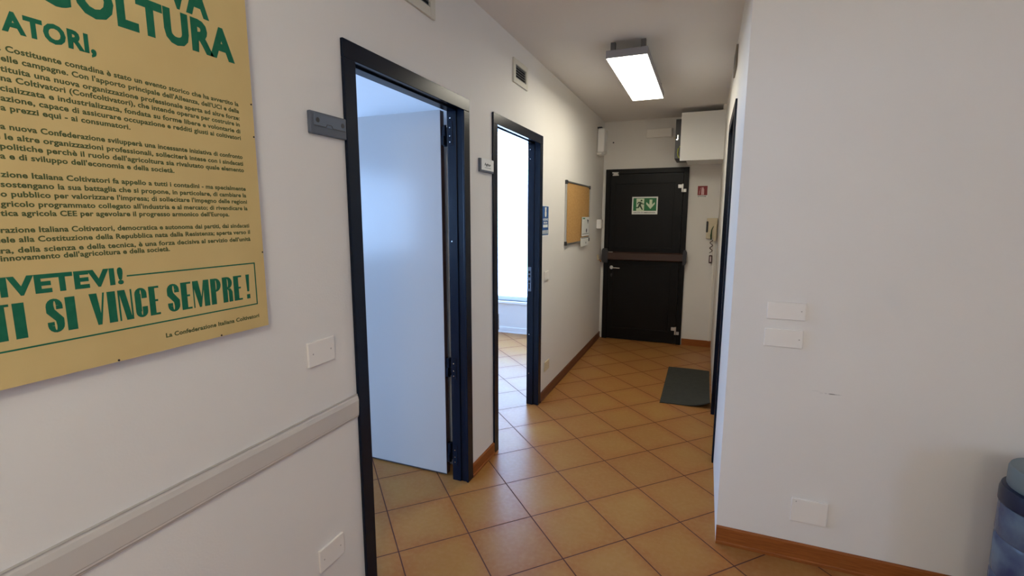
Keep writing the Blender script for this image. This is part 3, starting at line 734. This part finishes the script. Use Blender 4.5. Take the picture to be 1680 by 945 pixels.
# ------------------------------------------------------------------ corridor ceiling lamp, added hall globes
def lamp(x0, x1, y0, y1, diff, label, zb=2.498):
    b = MB(); b.box((x0, y0, zb + .004), (x1, y1, zb + .052), .003)
    r = b.build('ceiling_lamp', 'lamp_body', label=label, cat='ceiling light')
    MB().box((x0 + .006, y0 + .006, zb), (x1 - .006, y1 - .006, zb + .006), .001).build('diffuser', diff, r)
    for y in (y0 + .05, y1 - .05):
        for x in (x0 + .02, x1 - .05):
            MB().box((x, y, zb + .052), (x + .03, y + .03, CH), .001).build('bracket', 'bracket', r)
    return r
lamp(-.660, -.398, 3.25, 4.45, 'diff_c', 'lit rectangular ceiling lamp in the corridor')
def globe(x, y, z, label):  # unseen globes added to brighten the hall's ceiling and upper walls
    r = MB().lathe((x, y), [(.001, CH - .03), (.05, CH - .028), (.055, CH - .01), (.055, CH)], 28).build('added_fill_pendant', 'white_plastic', label=label, cat='ceiling light', group='added opal fill globes', smooth=True)
    MB().tube([(x, y, CH - .028), (x, y, z + .15)], .006, 10).build('stem', 'white_plastic', r)
    n = 20; MB().lathe((x, y), [(max(.002, .15 * math.sin(math.pi * i / n)), z - .15 * math.cos(math.pi * i / n)) for i in range(n + 1)], 36).build('fill_globe_shade', 'fill_h', r, smooth=True)
globe(-.1, -.4, 2.25, 'opal globe added out of view as hall fill light, nearest the camera')
globe(.6, -2.1, 2.15, 'opal globe added out of view as fill light at the back of the hall')

# ------------------------------------------------------------------ cabinet over the entrance door
cy0 = 5.43
c = MB(); t = .018
X0, X1, Z0, Z1 = -.300, XR, 2.080, 2.560
cab = c.box((X0, cy0, Z0), (X1, cy0 + t, Z1), .002).build('meter_cabinet', 'cabinet', label='white wall cabinet hung high in the corner above the intercom', cat='cabinet')
c = MB(); c.box((X0 + .062, cy0 + t, Z0 + .004), (X1 - .001, YD, Z1 - .03))
c.build('carcass', 'cabinet', cab)
MB().box((X0 - .056, cy0 + .06, Z0 + .03), (X0 + .06, YD - .03, Z1 - .05), .002).build('dark_side_panel', 'dark_plastic', cab)
fy = cy0 + .06
g = MB(); g.box((X0 - .036, fy - .006, 2.305), (X0 - .026, fy, 2.350), .001); g.box((X0 - .048, fy - .010, 2.298), (X0 - .030, fy, 2.310), .001); g.build('latch', 'chrome', cab)
MB().tube([(X0 - .006, fy - .008, 2.235), (X0 - .020, fy - .010, 2.21), (X0 - .026, fy - .010, 2.17), (X0 - .022, fy - .010, 2.14), (X0 - .008, fy - .008, 2.115)], .005, 8).build('cable', 'yellow', cab)
MB().box((XR - .03, cy0 - .02, Z1), (XR, cy0 + .02, CH), .002).build('hanging_bracket', 'plate', cab)
MB(FACE(YD)).box((-.40, 2.375, 0), (-.335, 2.395, .03), .004).build('junction_clip', 'cream_plastic', label='small cream clip on the end wall between emergency lamp and cabinet', cat='clip')

# intercom
iy = YD
ic = MB(F5).box((.000, 1.262, 0), (.112, 1.490, .045), .006).build('intercom', 'cream_plastic', label='cream wall intercom phone beside the entrance door', cat='intercom')
MB(F5).box((-.004, 1.33, .012), (.018, 1.455, .052), .008, 3).build('earpiece_cradle', 'dark_plastic', ic)
h = MB(F5); h.box((.075, 1.235, .05), (.108, 1.425, .075), .010, 3); h.build('handset', 'cream_plastic', ic)
h = MB(F5); h.tube([(.072, 1.40, .062), (.055, 1.36, .062), (.052, 1.30, .062), (.054, 1.25, .060)], [.003, .005, .008, .006], 8); h.build('cradle_dark_strip', 'man_green', ic)  # dark curved strip to the left of the handset
pts = [(.060 + .014 * math.cos(a_ * .9), 1.245 - a_ * .0085, .040 + .014 * math.sin(a_ * .9)) for a_ in range(18)]
ln = MB(F5).tube(pts, .0045, 6)
ln.box((.044, .985, .030), (.078, 1.075, .040), .004)
ln = ln.build('key_lanyard', 'cord', label='dark coiled cord with a tag hanging under the intercom', cat='lanyard')
MB(F5).box((.053, 1.0, .040), (.069, 1.062, .042), .002).build('tag_window', 'pinkish', ln)
MB(F5).box((.080, .075, 0), (.104, 1.262, .014), .002).build('vertical_conduit', 'plate', label='slim cream conduit running down from the intercom to the skirting', cat='conduit')

# ------------------------------------------------------------------ doormat, curled up at one corner
bm = MB(); nx, ny = 26, 40; tk = .007
x0, x1, y0, y1 = -.276, .104, 3.935, 4.950
def mz(u, v):
    k = max(0, (u - .45) / .55) ** 2 * max(0, 1 - v / .35) ** 2
    return .052 * k
top = {}; bot = {}
for i in range(nx + 1):
    for j in range(ny + 1):
        u, v = i / nx, j / ny
        x = x0 + (x1 - x0) * u; y = y0 + (y1 - y0) * v + .01 * math.sin(u * 3.1)
        z = mz(u, v)
        top[i, j] = bm.bm.verts.new((x, y, z + tk)); bot[i, j] = bm.bm.verts.new((x, y, z))
for i in range(nx):
    for j in range(ny):
        bm.bm.faces.new((top[i, j], top[i + 1, j], top[i + 1, j + 1], top[i, j + 1])); bm.bm.faces.new((bot[i, j], bot[i, j + 1], bot[i + 1, j + 1], bot[i + 1, j]))
for i in range(nx):
    bm.bm.faces.new((bot[i, 0], bot[i + 1, 0], top[i + 1, 0], top[i, 0])); bm.bm.faces.new((top[i, ny], top[i + 1, ny], bot[i + 1, ny], bot[i, ny]))
for j in range(ny):
    bm.bm.faces.new((top[0, j], top[0, j + 1], bot[0, j + 1], bot[0, j])); bm.bm.faces.new((bot[nx, j], bot[nx, j + 1], top[nx, j + 1], top[nx, j]))
bm.build('doormat', 'mat_rubber', label='dark grey doormat on the tiles with a curled near corner by the right wall', cat='mat', smooth=True)

# ------------------------------------------------------------------ water bottle with pump, bottom right
bx, by = 1.128, 2.04
prof = [(.110, 0), (.126, .010), (.130, .03), (.130, .12), (.125, .13), (.130, .14), (.131, .26), (.126, .27), (.131, .28), (.133, .40), (.128, .41), (.133, .42), (.134, .50), (.132, .530)]
wb = MB().lathe((bx, by), prof).build('water_container', 'bottle', label='blue translucent water container with dark blue collar and grey lid by the right wall', cat='water container', smooth=True)
MB().lathe((bx, by), [(.130, .530), (.137, .534), (.137, .575), (.133, .590), (.118, .594)], 40).build('collar', 'cap_blue', wb, smooth=True)
MB().lathe((bx, by), [(.120, .594), (.122, .598), (.122, .655), (.118, .664), (.06, .668)], 40).build('lid', 'pump_grey', wb, smooth=True)
